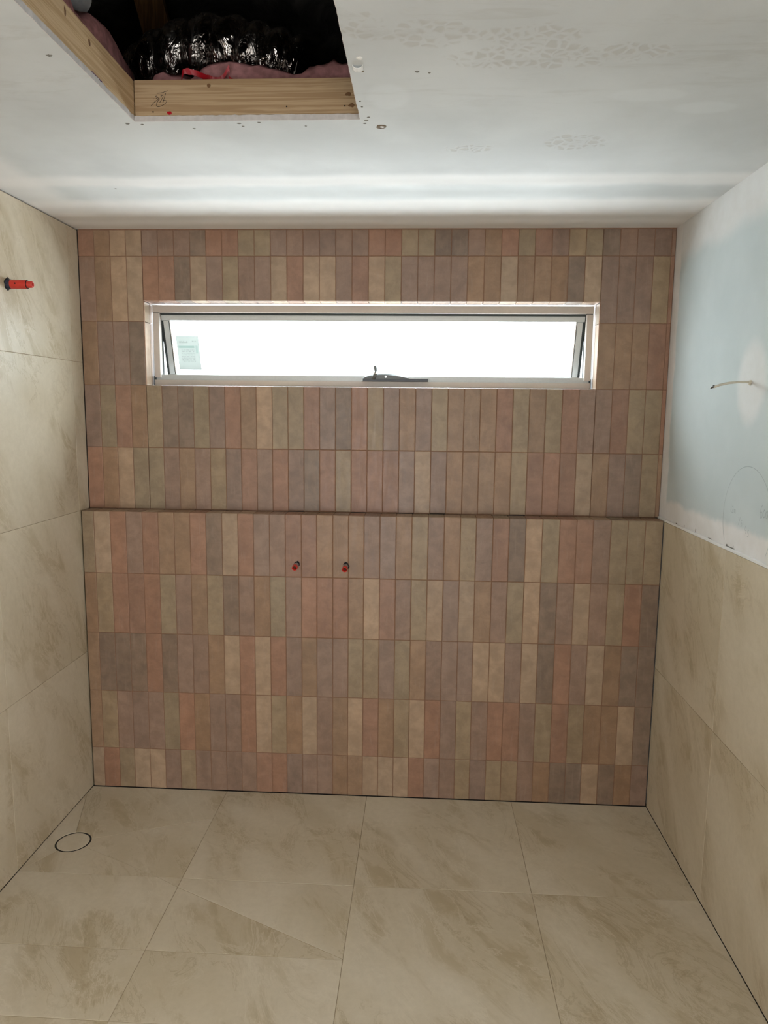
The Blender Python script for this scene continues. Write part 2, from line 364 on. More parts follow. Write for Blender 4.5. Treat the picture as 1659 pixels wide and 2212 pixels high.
for r, row in enumerate(ROWS_U):
    row = (row+'c'*37)[:37]
    for c, k in enumerate(row):
        z1, z0 = RU[r], RU[r+1]
        if 4 <= c < 32:
            if r == 2: continue
            if r == 1: z0 = WZ1
        if r == 4: z0 += random.choice((0, 0, .0004, .0012, .0024))
        small_tile(wb, k, XU[c], XU[c+1], z0, z1, back)
# reveal tiles round the window
mixk = 'csmormcosrcm'
for i in range(28):
    k = ROWS_U[1][4+i] if i < 28 else 'c'
    small_tile(wb, k, XU[4+i], XU[5+i], .0092, YF, lambda cx, cy: ((cx, cy, WZ1), (PI/2, 0, 0)), 'reveal_tile')
    small_tile(wb, ROWS_U[3][4+i], XU[4+i], XU[5+i], .0092, YF, lambda cx, cy: ((cx, cy, WZ0), (-PI/2, 0, 0)), 'reveal_tile')
for side, x in ((0, WX0), (1, WX1)):
    rot = PI/2 if side == 0 else -PI/2
    for z0, z1, k in ((WZ0, RU[2], 's'), (RU[2], WZ1, 'o')):
        small_tile(wb, k, .0092, YF-.014, z0, z1, lambda cy, cz: ((x, cy, cz), (0, 0, rot)), 'reveal_tile')
        small_tile(wb, 's', YF-.014, YF+.012, z0, z1, lambda cy, cz: ((x, cy, cz), (0, 0, rot)), 'reveal_tile')

# ---- ledge (half-height boxed-out wall)
XL = [.0042, .053, .119, .183, .249, .314, .378, .442, .506, .571, .635, .697, .761, .824, .888, .949, 1.013, 1.075, 1.136, 1.199, 1.262, 1.324, 1.387, 1.45, 1.513, 1.574, 1.639, 1.701, 1.766, 1.829, 1.895, 1.96, 2.023, 2.09, 2.155, 2.221, W-.003]
ZL = [1.169, .9177, .6697, .4217, .1737, .0015]
wl = tag(link('wall_ledge', boxes([(.006, W-.001, -D+.0095, 0., 0, 1.158)]), 'board'),
         'boxed-out lower wall with tiled ledge top, two red pipe plugs on its face', 'wall', 'structure')
link('grout', boxes([(.008, W-.004, -D+.0015, -D+.0094, .003, 1.166), (.008, W-.004, -D+.003, -.004, 1.1581, 1.1672)]), 'grout', wl)
ROWS_L = ["osrmrccrdsrmmrrcccmmcomcomrdsorrmooo",
          "corrromcodmcomrrrcsrmosmscmosdmsmord",
          "cdddrdmmcsrsrmcmmoomocmmmssmsdrmscdd",
          "commmorcmmrsocscmsrcosrmomrrmocoocsd".replace('mm', 'mm'),
          "srossmommmmrrmmmccsssrmmomoomcddsdcm"]
ROWS_L[3] = "commmorcmmrsocsmcsrcosrmomrrmoroccsd"
ledge = lambda cx, cz: ((cx, -D, cz), (0, 0, 0))
HOLES = [(.868, .968), (1.065, .967)]
for r, row in enumerate(ROWS_L):
    row = (row+'c'*36)[:36]
    for c, k in enumerate(row): small_tile(wl, k, XL[c], XL[c+1], ZL[r+1], ZL[r], ledge)
for c in range(36):
    k = random.choice('cccrmos') if c % 3 else ROWS_L[0][c]
    small_tile(wl, k, XL[c], XL[c+1], -D+.0012, -.0002, lambda cx, cy: ((cx, cy, 1.169), (-PI/2, 0, 0)), 'ledge_tile')

# ---- big stone tiles
def stone(parent, P, loc, rot, name='stone_tile', g=.0008, th=.0095):
    cx = sum(p[0] for p in P)/len(P); cz = sum(p[1] for p in P)/len(P)
    if len(P) == 4 and len({p[0] for p in P}) == 2 and len({p[1] for p in P}) == 2:
        xs = sorted({p[0] for p in P}); zs = sorted({p[1] for p in P}); cx, cz = sum(xs)/2, sum(zs)/2
        me = rect_tile(xs[1]-xs[0]-2*g, zs[1]-zs[0]-2*g, th, .0007, 1, 'stone')
    else:
        me = prism([(x-cx, z-cz) for x, z in inset_poly(P, g)], th, .0007); me.materials.append(MT['stone'])
    return link(name, me, None, parent, loc(cx, cz), rot)
def R(a, b, c, d): return [(a, c), (b, c), (b, d), (a, d)]
YREAR = -3.7
YJ = [-.658, -1.243, -1.828, -2.413, -2.998, -3.583, YREAR]
# left wall
wleft = tag(link('wall_left', boxes([(-.12, -.0095, YREAR-.1, .2, 0, 2.5)]), 'board'), 'left wall of large cream stone-look tiles from floor to ceiling', 'wall', 'structure')
link('grout', boxes([(-.0094, -.0012, YREAR, -.001, .002, H-.004)]), 'sgrout', wleft)
locL = lambda cy, cz: (0, cy, cz)
for z0, z1 in ((.0, .585), (.585, 1.169), (1.169, 1.755), (1.755, H-.004)):
    ys = [-.0015, -.088]+YJ if z0 > 1 else [-.075]+YJ
    for a, b in zip(ys[1:], ys): stone(wleft, R(a, b, z0, z1), locL, (0, 0, PI/2))
# right wall
wr = tag(link('wall_right', boxes([(W+.0055, W+.12, -2.64, .2, 0, 2.5), (W+.0055, W+.12, YREAR-.1, -3.48, 0, 2.5), (W+.0055, W+.12, -3.48, -2.64, 2.06, 2.5)]), 'rwall'), 'right wall, pale blue-grey plasterboard above a dado of cream stone-look tiles', 'wall', 'structure')  # opening behind the camera is the doorway added for the side fill
link('grout', boxes([(W+.0012, W+.0054, -2.64, -.075, .002, 1.166), (W+.0012, W+.0054, YREAR, -3.48, .002, 1.166)]), 'sgrout', wr)
locR = lambda cy, cz: (W, -cy, cz)
for z0, z1 in ((.0, .585), (.585, 1.167)):
    for a, b in ((-.658, -.078), (-1.243, -.658), (-1.828, -1.243), (-2.413, -1.828), (-2.64, -2.413), (YREAR, -3.48)): stone(wr, R(-b, -a, z0, z1), locR, (0, 0, -PI/2), th=.0054)
tr = tag(link('trim_1', boxes([(W-.0012, W+.0054, -2.64, -.0005, 1.1675, 1.1765)], .0008), 'trim'), 'thin white metal trim capping the tiled dado on the right wall', 'trim', 'structure')
# floor
fl = tag(link('floor', boxes([(-.1, W+.1, YREAR-.1, .2, -.12, -.0095)]), 'dark'), 'floor of large cream stone-look tiles with diagonal fall cuts to a round drain', 'floor', 'structure')
link('grout', boxes([(.003, W-.003, YREAR, -D-.002, -.0094, -.0013)]), 'sgrout', fl)
locF = lambda cx, cy: (cx, cy, 0); rotF = (-PI/2, 0, 0)
X1, X2, X3 = .572, 1.155, 1.746; XA, XB = .0012, W-.0012; YA = -D-.0012; YB, YC = -.657, -1.242; YM = -.99
dc, dr = Vector((.107, -.478)), .0625
def arc(p, q):
    """points on the drain ring going from the direction of p to that of q counter-clockwise"""
    a = math.atan2(p[1]-dc.y, p[0]-dc.x); b = math.atan2(q[1]-dc.y, q[0]-dc.x)
    if b < a: b += 2*PI
    return [(dc.x+dr*math.cos(a+(b-a)*i/12), dc.y+dr*math.sin(a+(b-a)*i/12)) for i in range(13)]
p1, p2, p3, p4 = (XA, -.137), (X1, -.29), (.491, YB), (XA, YB)
def piece(corners): return corners + arc(corners[-1], corners[0])[::1]
# counter-clockwise boundaries (seen from above): outer corners then back along the drain arc
def wedge(outer):
    a = arc(outer[0], outer[-1]); return outer + a[::-1]
for P in (wedge([p2, (X1, YA), (XA, YA), p1]), wedge([p1, p4]), wedge([p4, p3]), wedge([p3, (X1, YB), p2]),
          R(X1, X2, YB, YA), R(X2, X3, YB, YA), R(X3, XB, YB, YA),
          [(.491, YB), (X1, -.703), (X1, YB)],
          [(XA, YB), (XA, YM), (X1, YM), (X1, -.703), (.491, YB)], R(XA, X1, YC, YM),
          [(X1, YB), (X1, -.703), (X2, -.987), (X2, YB)], [(X1, -.703), (X1, YM), (X2-.004, YM), (X2, -.987)], R(X1, X2, YC, YM),
          R(X2, X3, YC, YB), R(X3, XB, YC, YB)):
    stone(fl, P, locF, rotF)
ys = [YC]+YJ[2:]
for a, b in zip(ys[1:], ys):
    for x0, x1 in ((XA, X1), (X1, X2), (X2, X3), (X3, XB)): stone(fl, R(x0, x1, a, b), locF, rotF)
# ceiling
HX0, HX1, HY0, HY1 = .647, 1.1975, -1.72, -1.047
bm = bmesh.new()
def ceil_piece(x0, x1, y0, y1): add_box(bm, x0, x1, y0, y1, H, H+.0125)
ceil_piece(-.1, HX0, YREAR-.1, .2); ceil_piece(HX1, W+.1, YREAR-.1, .2); ceil_piece(HX0, HX1, YREAR-.1, HY0); ceil_piece(HX0, HX1, HY1, .2)
ce = tag(link('ceiling', to_mesh(bm), 'ceil'), 'pale grey plasterboard ceiling with a rough rectangular manhole cut out', 'ceiling', 'structure')
# ragged gypsum edge of the cut-out
def ragged(name, a, b, inward):
    bm = bmesh.new(); a, b = Vector(a), Vector(b); n = 60; L = []
    for i in range(n+1):
        p = a.lerp(b, i/n); s = noise.noise(Vector((i*.35, a.x*9, 3.1)))*.0016+noise.noise(Vector((i*1.3, a.y*7, .3)))*.0008
        q = p+Vector(inward)*(.0015+s); t_ = max(.0095, .0125+noise.noise(Vector((i*.8, 5, a.y)))*.002)
        L.append([bm.verts.new(v_) for v_ in ((p.x, p.y, H-.0004), (q.x, q.y, H-.0004+abs(s)*.6), (q.x, q.y, H+t_), (p.x, p.y, H+t_+.0006))])
    for r0, r1 in zip(L, L[1:]):
        for k in range(4): bm.faces.new((r0[k], r0[(k+1) % 4], r1[(k+1) % 4], r1[k]))
    bm.faces.new(L[0]); bm.faces.new(L[-1][::-1])
    return link(name, to_mesh(bm), 'plaster', ce)
ragged('cut_edge', (HX0, HY1, 0), (HX1, HY1, 0), (0, -1, 0)); ragged('cut_edge', (HX0, HY0, 0), (HX0, HY1, 0), (1, 0, 0)); ragged('cut_edge', (HX1, HY0, 0), (HX1, HY1, 0), (-1, 0, 0))
# chips, bruises and specks on the ceiling
def blob(name, mat, x, y, rx, ry, hgt, seed, parent=ce, n=14):
    bm = bmesh.new(); c = bm.verts.new((0, 0, -hgt)); L = []; L2 = []
    for i in range(n):
        a = 2*PI*i/n; k = 1+.55*noise.noise(Vector((math.cos(a)*1.7+seed*3.3, math.sin(a)*1.7, seed)))
        L.append(bm.verts.new((rx*k*math.cos(a), ry*k*math.sin(a), 0))); L2.append(bm.verts.new((rx*k*.7*math.cos(a), ry*k*.7*math.sin(a), -hgt*.8)))
    for i in range(n):
        j = (i+1) % n; bm.faces.new((L[i], L[j], L2[j], L2[i])); bm.faces.new((L2[i], L2[j], c))
    return link(name, to_mesh(bm), mat, parent, (x, y, H))
blob('torn_paper', 'bruise', 1.244, -1.0, .013, .012, .0015, 1); blob('torn_paper', 'chip', 1.247, -1.003, .006, .005, .003, 2)
for i, (x, y, s) in enumerate(((1.211, -1.04, .005), (1.206, -1.022, .0045), (1.218, -1.06, .004), (.9, -1.03, .005), (.95, -1.035, .004), (.905, -1.012, .004), (.625, -1.035, .006), (.66, -1.03, .004), (.608, -1.381, .006), (1.205, -1.15, .003), (1.207, -1.12, .003), (.373, -.512, .004), (1.335, -1.29, .005), (1.36, -1.285, .003), (1.06, -1.01, .003), (.78, -1.0, .004))):
    blob('speck', 'speck', x, y, s, s*.8, .001, i+5)
bm = bmesh.new(); L = []
for i in range(9):
    a = PI*i/8; L.append([bm.verts.new((.011*math.cos(a), k*.009+.003*math.sin(a), -.001-.006*math.sin(a))) for k in (-1, 1)])
for r0, r1 in zip(L, L[1:]): bm.faces.new((r0[0], r0[1], r1[1], r1[0]))
me = to_mesh(bm); ch = link('plaster_chip', me, 'chip', ce, (1.2155, -1.318, H)); md = ch.modifiers.new('t', 'SOLIDIFY'); md.thickness = .0012
blob('plaster_chip', 'chip', 1.222, -1.352, .006, .007, .002, 31); blob('speck', 'bruise', 1.22, -1.296, .007, .004, .001, 32)
# rear wall behind the camera, its doorway assumed to let the fill in
rw = tag(link('wall_rear', boxes([(-.1, .38, YREAR-.1, YREAR, 0, H), (1.32, W+.1, YREAR-.1, YREAR, 0, H), (.38, 1.32, YREAR-.1, YREAR, 2.06, H)]), 'white'), 'plain painted wall with an assumed open doorway behind the viewpoint', 'wall', 'structure')

# ================================================================== WINDOW
FX0, FX1, FZ0, FZ1 = WX0+.006, WX1-.006, WZ0+.003, WZ1-.005
win = tag(empty('window_1', (1.14, YF, WZ0)), 'slim awning window with frosted glass, pushed open at the bottom, in a pearl frame', 'window', 'structure')
JW = .0285; ZS = 1.7145
box('frame_head', 'frame', (FX0, FX1, YF, YF+.062, FZ1-JW, FZ1), win, .0008)
for x0 in (FX0, FX1-JW+.003): box('frame_jamb', 'frame', (x0+.001, x0+JW-.003, YF+.002, YF+.03, ZS-.012, FZ1-JW-.0022), win, .0008)
for x0, sg in ((FX0, 1), (FX1-JW+.003, -1)):
    xa = x0+.014 if sg > 0 else x0+.0012
    box('frame_gasket', 'gasket', (xa, xa+.0112, YF+.0305, YF+.05, ZS-.01, FZ1-JW-.0022), win)
box('frame_sill', 'frame', (FX0+.0015, FX1-.0015, YF, YF+.05, FZ0, 1.6925), win, .0008)
box('frame_upstand', 'alu', (FX0+.006, FX1-.006, YF+.014, YF+.03, 1.6925, ZS), win, .0008)
for x0 in (FX0-.003, FX1-.004):
    box('corner_seal', 'gasket', (x0, x0+.007, YF+.006, YF+.03, FZ0+.002, ZS-.006), win)
    xx = FX0+.003 if x0 < 1 else FX1-.016
    box('corner_seal', 'gasket', (xx, xx+.013, YF+.009, YF+.013, 1.704, 1.708), win)
for x0 in (FX0+.0005, FX1-JW+.002): box('joint_seal', 'gasket', (x0, x0+JW-.003, YF+.004, YF+.03, FZ1-JW-.0021, FZ1-JW-.0001), win)
# sash: hinged at the top, leaning outwards
th = math.radians(16.5); HZ, HYs = FZ1-JW+.004, YF+.016
SL, SX0, SX1 = .283, FX0+JW-.001, FX1-JW+.001
def sash(name, mat, b, bevel=.0008, parent=win):
    """box in the sash's own frame: x, distance out along sash normal n, distance s down the sash"""
    x0, x1, n0, n1, s0, s1 = b; cx = (x0+x1)/2; me = boxes([(x0-cx, x1-cx, n0, n1, -s1, -s0)], bevel)
    return link(name, me, mat, parent, Vector((cx, HYs, HZ))-win.location, (th, 0, 0))
sash('sash_rail', 'alu', (SX0, SX1, .0, .03, 0.012, .034)); sash('sash_rail', 'alu', (SX0, SX1, .0, .03, SL-.026, SL))
sash('sash_gasket', 'gasket', (SX0, SX1, -.004, .03, -.012, .0118)) 
for a, b in ((SX0+.007, SX0+.028), (SX1-.028, SX1-.007)): sash('sash_stile', 'alu', (a, b, 0., .03, .035, SL-.027))
for a, b in ((SX0-.003, SX0+.0068), (SX1-.0068, SX1+.003)): sash('sash_gasket', 'gasket', (a, b, .002, .03, .012, SL))
for a, b in ((SX0+.0282, SX0+.0298), (SX1-.0298, SX1-.0282)): sash('glazing_bead', 'gasket', (a, b, .001, .012, .035, SL-.027))
for a, b in ((SX0+.0299, SX0+.0335), (SX1-.0335, SX1-.0299)): sash('glazing_bead', 'frame', (a, b, .003, .012, .035, SL-.027))
gp = sash('glass_pane', 'glass', (SX0+.02, SX1-.02, .0125, .0165, .03, SL-.02), 0)
# manufacturer's sticker on the glass
stk = link('sticker', boxes([(-.047, .047, 0, .0004, -.07, .07)]), 'sticker', gp, Vector((.381-(SX0+SX1)/2, .0119, -.168)))
for x, s in ((.448, .108), (.79, .12), (1.34, .075)):
    link('paint_speck', tube([(0, 0, 0), (0, .0006, 0)], .0014, 8), 'speck', gp, Vector((x-(SX0+SX1)/2, .0117, -s)))
# winder
wd = box('winder', 'winder_dark', (1.112, 1.378, YF-.012, YF+.013, 1.6927, 1.7035), win, .001)
wo = win.location+wd.location
def rel(p): return Vector(p)-wo
bm = bmesh.new(); N = 22; L = []
for i in range(N+1):
    f_ = i/N; x = 1.116+f_*.187; hh = .0015+.021*math.sin(PI*min(1, f_**.8))**.75
    L.append([bm.verts.new(rel(p)) for p in ((x, YF-.0115, 1.7035), (x, YF-.0105, 1.7035+hh*.7), (x, YF-.004, 1.7035+hh), (x, YF+.012, 1.7035+hh), (x, YF+.013, 1.7035))])
for r0, r1 in zip(L, L[1:]):
    for k in range(4): bm.faces.new((r0[k], r0[k+1], r1[k+1], r1[k]))
bm.faces.new(L[0]); bm.faces.new(L[-1][::-1])
link('winder_cover', to_mesh(bm), 'winder', wd, smooth=False)
link('winder_plate', boxes([(1.29, 1.377, YF-.0105, YF+.012, 1.7036, 1.7085)], .0008), 'alu', wd, -wo)
link('end_cap', boxes([(1.1105, 1.1155, YF-.013, YF+.0135, 1.693, 1.7075)], .0008), 'alu', wd, -wo); link('end_cap', boxes([(1.3765, 1.379, YF-.013, YF+.0135, 1.693, 1.707)], .0006), 'alu', wd, -wo)
link('lock_face', tube([(1.207, YF-.0108, 1.712), (1.207, YF-.0135, 1.7118)], .0042, 16), 'lock', wd, -wo)
link('key_slot', boxes([(1.2064, 1.2076, YF-.0139, YF-.0133, 1.7092, 1.7144)]), 'gasket', wd, -wo)
link('crank_handle', tube([(1.158, YF-.012, 1.7035), (1.1605, YF-.018, 1.714), (1.166, YF-.024, 1.726), (1.1685, YF-.026, 1.734), (1.167, YF-.027, 1.743), (1.163, YF-.028, 1.7525), (1.1625, YF-.028, 1.7545)], [.0085, .0082, .0078, .0075, .007, .006, .004], 10), 'winder', wd, -wo, smooth=True)
link('handle_band', tube([(1.1652, YF-.0236, 1.7245), (1.1668, YF-.0249, 1.7282)], .0086, 12), 'lock', wd, -wo)

# ================================================================== ROOF SPACE
# timbers of the manhole
ty = .035
tm = tag(box('timber_trimmer', 'pine', (HX0+.0025, HX1+.16, HY1+.0005, HY1+ty, H+.0132, H+.0945), None, .001), 'short pine trimmer with a pen scribble across the far side of the ceiling hole', 'timber')
def sig(u, v): return (.65+(280+u/6.38-290)*.00112, 2.36-(150+v/6.38-172)*.00104)
strokes = [[(285, 510), (335, 455), (385, 418), (412, 405)], [(330, 410), (336, 402)], [(352, 385), (362, 369), (378, 374), (374, 392), (358, 408)], [(374, 376), (395, 400), (408, 412), (385, 440), (364, 490), (375, 515), (420, 512), (480, 480), (510, 447), (492, 432), (456, 428)], [(375, 331), (440, 325), (490, 310), (526, 296)], [(500, 325), (482, 380), (455, 465)], [(410, 462), (440, 415), (462, 375), (446, 360), (430, 378), (432, 340)]]
def fine(s):
    out = []
    for i in range(len(s)-1):
        p0, p1, p2, p3 = (Vector(s[max(0, min(len(s)-1, j))]) for j in (i-1, i, i+1, i+2))
        for k in range(5):
            t_ = k/5; out.append(.5*((2*p1)+(p2-p0)*t_+(2*p0-5*p1+4*p2-p3)*t_*t_+(3*p1-p0-3*p2+p3)*t_**3))
    return out+[Vector(s[-1])]
tl = tm.location
link('pen_scribble', ribbon([[Vector(sig(*p)) for p in fine(s)] for s in strokes], .0011, lambda u, v: (u-tl.x, HY1+.0001-tl.y, v-tl.z)), 'pen', tm)
link('knot', tube([(0, 0, 0), (0, -.0006, 0)], .0045, 12), 'knot', tm, Vector((.832, HY1+.0004, 2.345))-tl)
for x, z in ((.694, 2.287), (1.02, 2.296), (1.16, 2.296)): link('nail_hole', tube([(0, 0, 0), (0, -.0006, 0)], .0018, 8), 'hole', tm, Vector((x, HY1+.0004, z))-tl)
for x, z in ((1.168, 2.322), (1.176, 2.297)): link('saw_nick', blob('saw_nick', 'knot', 0, 0, .007, .004, .0006, x*9, tm).data, None, tm, Vector((x, HY1+.0004, z))-tl, (-PI/2, 0, 0))
for o in [o for o in bpy.data.objects if o.name.startswith('saw_nick') and abs(o.rotation_euler.x) < .1]: bpy.data.objects.remove(o)
link('red_paint', blob('red_paint_tmp', 'redtape', 0, 0, .006, .004, .0006, 4.2, tm).data, None, tm, Vector((.734, HY1+.0004, 2.284))-tl, (-PI/2, 0, 0))
bpy.data.objects.remove(bpy.data.objects['red_paint_tmp'])
js = tag(box('timber_joist', 'pine_y', (HX0-.045, HX0-.0003, YREAR, -.02, H+.0132, H+.0945), None, .001), 'long pale pine joist along the left side of the ceiling hole', 'timber')
jl = js.location
link('knot', blob('knot_tmp', 'knot', 0, 0, .008, .006, .0006, 6.1, js).data, None, js, Vector((HX0-.0004, -1.28, 2.335))-jl, (0, -PI/2, 0)); bpy.data.objects.remove(bpy.data.objects['knot_tmp'])
link('knot', blob('knot_tmp', 'knot', 0, 0, .012, .004, .0006, 8.1, js).data, None, js, Vector((HX0-.0004, -1.385, 2.343))-jl, (0, -PI/2, 0)); bpy.data.objects.remove(bpy.data.objects['knot_tmp'])
link('purple_glue', boxes([(HX0-.0006, HX0+.0004, -1.275, -1.225, H+.0127, H+.0165)]), 'purple', js, -jl)
js2 = tag(box('timber_joist', 'pine_y', (HX1+.165, HX1+.21, YREAR, -.02, H+.0132, H+.0945), None, .001), 'pine joist hidden in the dark to the right of the ceiling hole', 'timber')
# glasswool
def batt(name, x0, x1, y0, y1, zb, zt, seed, label):
    bm = bmesh.new(); nx, ny = 34, 12; G = []
    for j in range(ny+1):
        row = []
        for i in range(nx+1):
            fx, fy = i/nx, j/ny; e = min(1, min(fx, 1-fx)*12+.6)*min(1, min(fy, 1-fy)*4+.62)
            n_ = noise.fractal(Vector((fx*(x1-x0)*9+seed, fy*(y1-y0)*9, seed)), .8, 2., 4)
            row.append(bm.verts.new((x0+fx*(x1-x0)+.008*noise.noise(Vector((i*.7, j*.9, seed))), y0+fy*(y1-y0)+.012*noise.noise(Vector((i*.5, j*.4, seed+4))), zb+(zt-zb)*e+n_*.03*e)))
        G.append(row)
    for j in range(ny):
        for i in range(nx): bm.faces.new((G[j][i], G[j][i+1], G[j+1][i+1], G[j+1][i]))
    rim = G[0]+[r[-1] for r in G[1:]]+G[-1][-2::-1]+[r[0] for r in G[-2:0:-1]]
    bot = [bm.verts.new((v.co.x, v.co.y, zb)) for v in rim]
    for k in range(len(rim)): bm.faces.new((rim[k], rim[(k+1) % len(rim)], bot[(k+1) % len(bot)], bot[k]))
    bm.faces.new(bot[::-1])
    return tag(link(name, to_mesh(bm), 'pink', smooth=True), label, 'insulation')
batt('insulation_batt', HX0+.012, HX1+.15, HY1+ty+.022, -.885, H+.0135, 2.412, 1.7, 'pink glasswool batt lying behind the scribbled trimmer')
batt('insulation_batt', HX0-.36, HX0-.062, -1.36, -.83, H+.0135, 2.475, 5.3, 'pink glasswool batt heaped left of the pale joist')
# foil duct
def duct(name, path, rad, mat, label, turns, closed_end=False):
    n = 300; seg = 44; pts = []
    for i in range(n+1):
        f_ = i/n*(len(path)-1); k = min(int(f_), len(path)-2); t_ = f_-k
        p0, p1, p2, p3 = (Vector(path[max(0, min(len(path)-1, j))]) for j in (k-1, k, k+1, k+2))
        pts.append(.5*((2*p1)+(p2-p0)*t_+(2*p0-5*p1+4*p2-p3)*t_*t_+(3*p1-p0-3*p2+p3)*t_**3))
    bm = bmesh.new(); rings = []
    for i, p in enumerate(pts):
        t_ = (pts[min(i+1, n)]-pts[max(i-1, 0)]).normalized(); a = t_.cross(Vector((0, 0, 1))).normalized(); b = t_.cross(a); ring = []
        for k in range(seg):
            an = 2*PI*k/seg; ph = turns*2*PI*i/n+an
            r_ = rad*(1+.1*(abs(math.sin(ph/2))-.5)*2 + .035*noise.fractal(Vector((p.x*22+an*1.2, math.cos(an)*3, math.sin(an)*3)), .9, 2., 3))
            ring.append(bm.verts.new(p+(a*math.cos(an)+b*math.sin(an))*r_))
        rings.append(ring)
    for r0, r1 in zip(rings, rings[1:]):
        for k in range(seg): bm.faces.new((r0[k], r0[(k+1) % seg], r1[(k+1) % seg], r1[k]))
    bm.faces.new(rings[0][::-1]); bm.faces.new(rings[-1])
    return tag(link(name, to_mesh(bm), mat, smooth=True), label, 'duct')
duct('flexible_duct', [(.42, -.50, 2.47), (.50, -.62, 2.50), (.61, -.735, 2.525), (.76, -.79, 2.54), (.90, -.80, 2.515), (1.0, -.78, 2.49)], .078, 'foil', 'crinkled silver foil duct arching over the pink insulation', 11)
duct('foil_wrapped_pipe', [(.40, -.98, 2.62), (.455, -1.02, 2.585), (.505, -1.06, 2.55)], .05, 'greyfoil', 'dull grey foil-wrapped bundle above the pale joist', 3)
# red strapping behind the trimmer
bm = bmesh.new(); L = []
for i, (x, z) in enumerate(fine([(.752, 2.355), (.754, 2.385), (.763, 2.394), (.79, 2.391), (.815, 2.38), (.84, 2.374), (.858, 2.384), (.873, 2.402), (.87, 2.379), (.888, 2.368)])):
    w_ = .010+.006*abs(noise.noise(Vector((i*.3, 1, 2)))); y = HY1+ty+.004+.003*math.sin(i*.5)
    L.append([bm.verts.new((x-.75, y, z-2.35+w_*.5)), bm.verts.new((x-.75, y+.003, z-2.35-w_*.5))])
for r0, r1 in zip(L, L[1:]): bm.faces.new((r0[0], r0[1], r1[1], r1[0]))
rs = tag(link('strapping_tape', to_mesh(bm), 'redtape', loc=(.75, 0, 2.35)), 'loose red plastic strapping looped behind the trimmer', 'tape'); rs.modifiers.new('t', 'SOLIDIFY').thickness = .0012
# rafters and sarking
def slope(y): return 2.78-(y-.2)*.30
def rafter(x, label):
    bm = bmesh.new(); pr = []
    for xx in (x-.022, x+.022): pr.append([bm.verts.new((xx-x, y, slope(y)-dz)) for y, dz in ((.15, .1), (.15, .004), (YREAR, .004), (YREAR, .1))])
    for k in range(4): bm.faces.new((pr[0][k], pr[0][(k+1) % 4], pr[1][(k+1) % 4], pr[1][k]))
    bm.faces.new(pr[0]); bm.faces.new(pr[1][::-1])
    return tag(link('roof_rafter', to_mesh(bm), 'pine_y', loc=(x, 0, 0)), label, 'timber')
rafter(.12, 'sloping roof rafter in shadow, left of the standing pine prop')
rafter(1.45, 'sloping roof rafter in shadow, right of the foil duct')
bm = bmesh.new(); pr = []
for z, x in ((H+.0955, .60), (3.0, .44)):
    pr.append([bm.verts.new((x+dx-.6, dy, z-H-.0955)) for dx, dy in ((-.045, -.018), (.045, -.018), (.045, .018), (-.045, .018))])
for k in range(4): bm.faces.new((pr[0][k], pr[0][(k+1) % 4], pr[1][(k+1) % 4], pr[1][k]))
bm.faces.new(pr[0][::-1]); bm.faces.new(pr[1])
tag(link('timber_prop', to_mesh(bm), 'pine_z', loc=(.6, -.45, H+.0955)), 'leaning pine prop standing behind the foil duct in the roof space', 'timber')
n_ = 24; bm = bmesh.new(); G = []
for j in range(n_+1):
    y = .2+(YREAR-.1-.2)*j/n_
    G.append([bm.verts.new((-.12+(W+.24)*i/n_, y, slope(y)+.012*noise.noise(Vector((i*.4, j*.5, 2))))) for i in range(n_+1)])
for j in range(n_):
    for i in range(n_): bm.faces.new((G[j][i], G[j][i+1], G[j+1][i+1], G[j+1][i]))
rf = tag(link('roof', to_mesh(bm), 'sark', smooth=True), 'dark sagging sarking foil under the roof above the ceiling hole', 'roof', 'structure'); rf.modifiers.new('t', 'SOLIDIFY').thickness = .02
link('roof_light_seal', boxes([(-.14, -.12, YREAR-.12, .22, 2.45, 4.1), (W+.12, W+.14, YREAR-.12, .22, 2.45, 4.1), (-.14, W+.14, .2, .22, 2.45, 2.85), (-.14, W+.14, YREAR-.12, YREAR-.1, 2.2, 4.1)]), 'dark', rf)  # unseen walls added to keep daylight out of the roof space

# ================================================================== FITTINGS
# floor drain
dn = tag(empty('floor_drain', (dc.x, dc.y, 0)), 'round tile-insert floor drain near the left wall', 'drain')
def ring_mesh(r0, r1, z0, z1, seg=40):
    bm = bmesh.new(); L = []
    for i in range(seg):
        c, s = math.cos(2*PI*i/seg), math.sin(2*PI*i/seg)
        L.append([bm.verts.new(p) for p in ((r0*c, r0*s, z0), (r1*c, r1*s, z0), (r1*c, r1*s, z1), (r0*c, r0*s, z1))])
    for i in range(seg):
        a, b = L[i], L[(i+1) % seg]
        for k in range(4): bm.faces.new((a[k], a[(k+1) % 4], b[(k+1) % 4], b[k]))
    return to_mesh(bm)
link('drain_ring', ring_mesh(.0566, .0622, -.009, -.0012), 'hole', dn); link('drain_gap', ring_mesh(.0, .0611, -.0125, -.009), 'hole', dn)
link('tile_insert', prism([(.0562*math.cos(2*PI*i/40), .0562*math.sin(2*PI*i/40)) for i in range(40)], .008, .0007), 'stone', dn, (0, 0, -.0006), rotF)
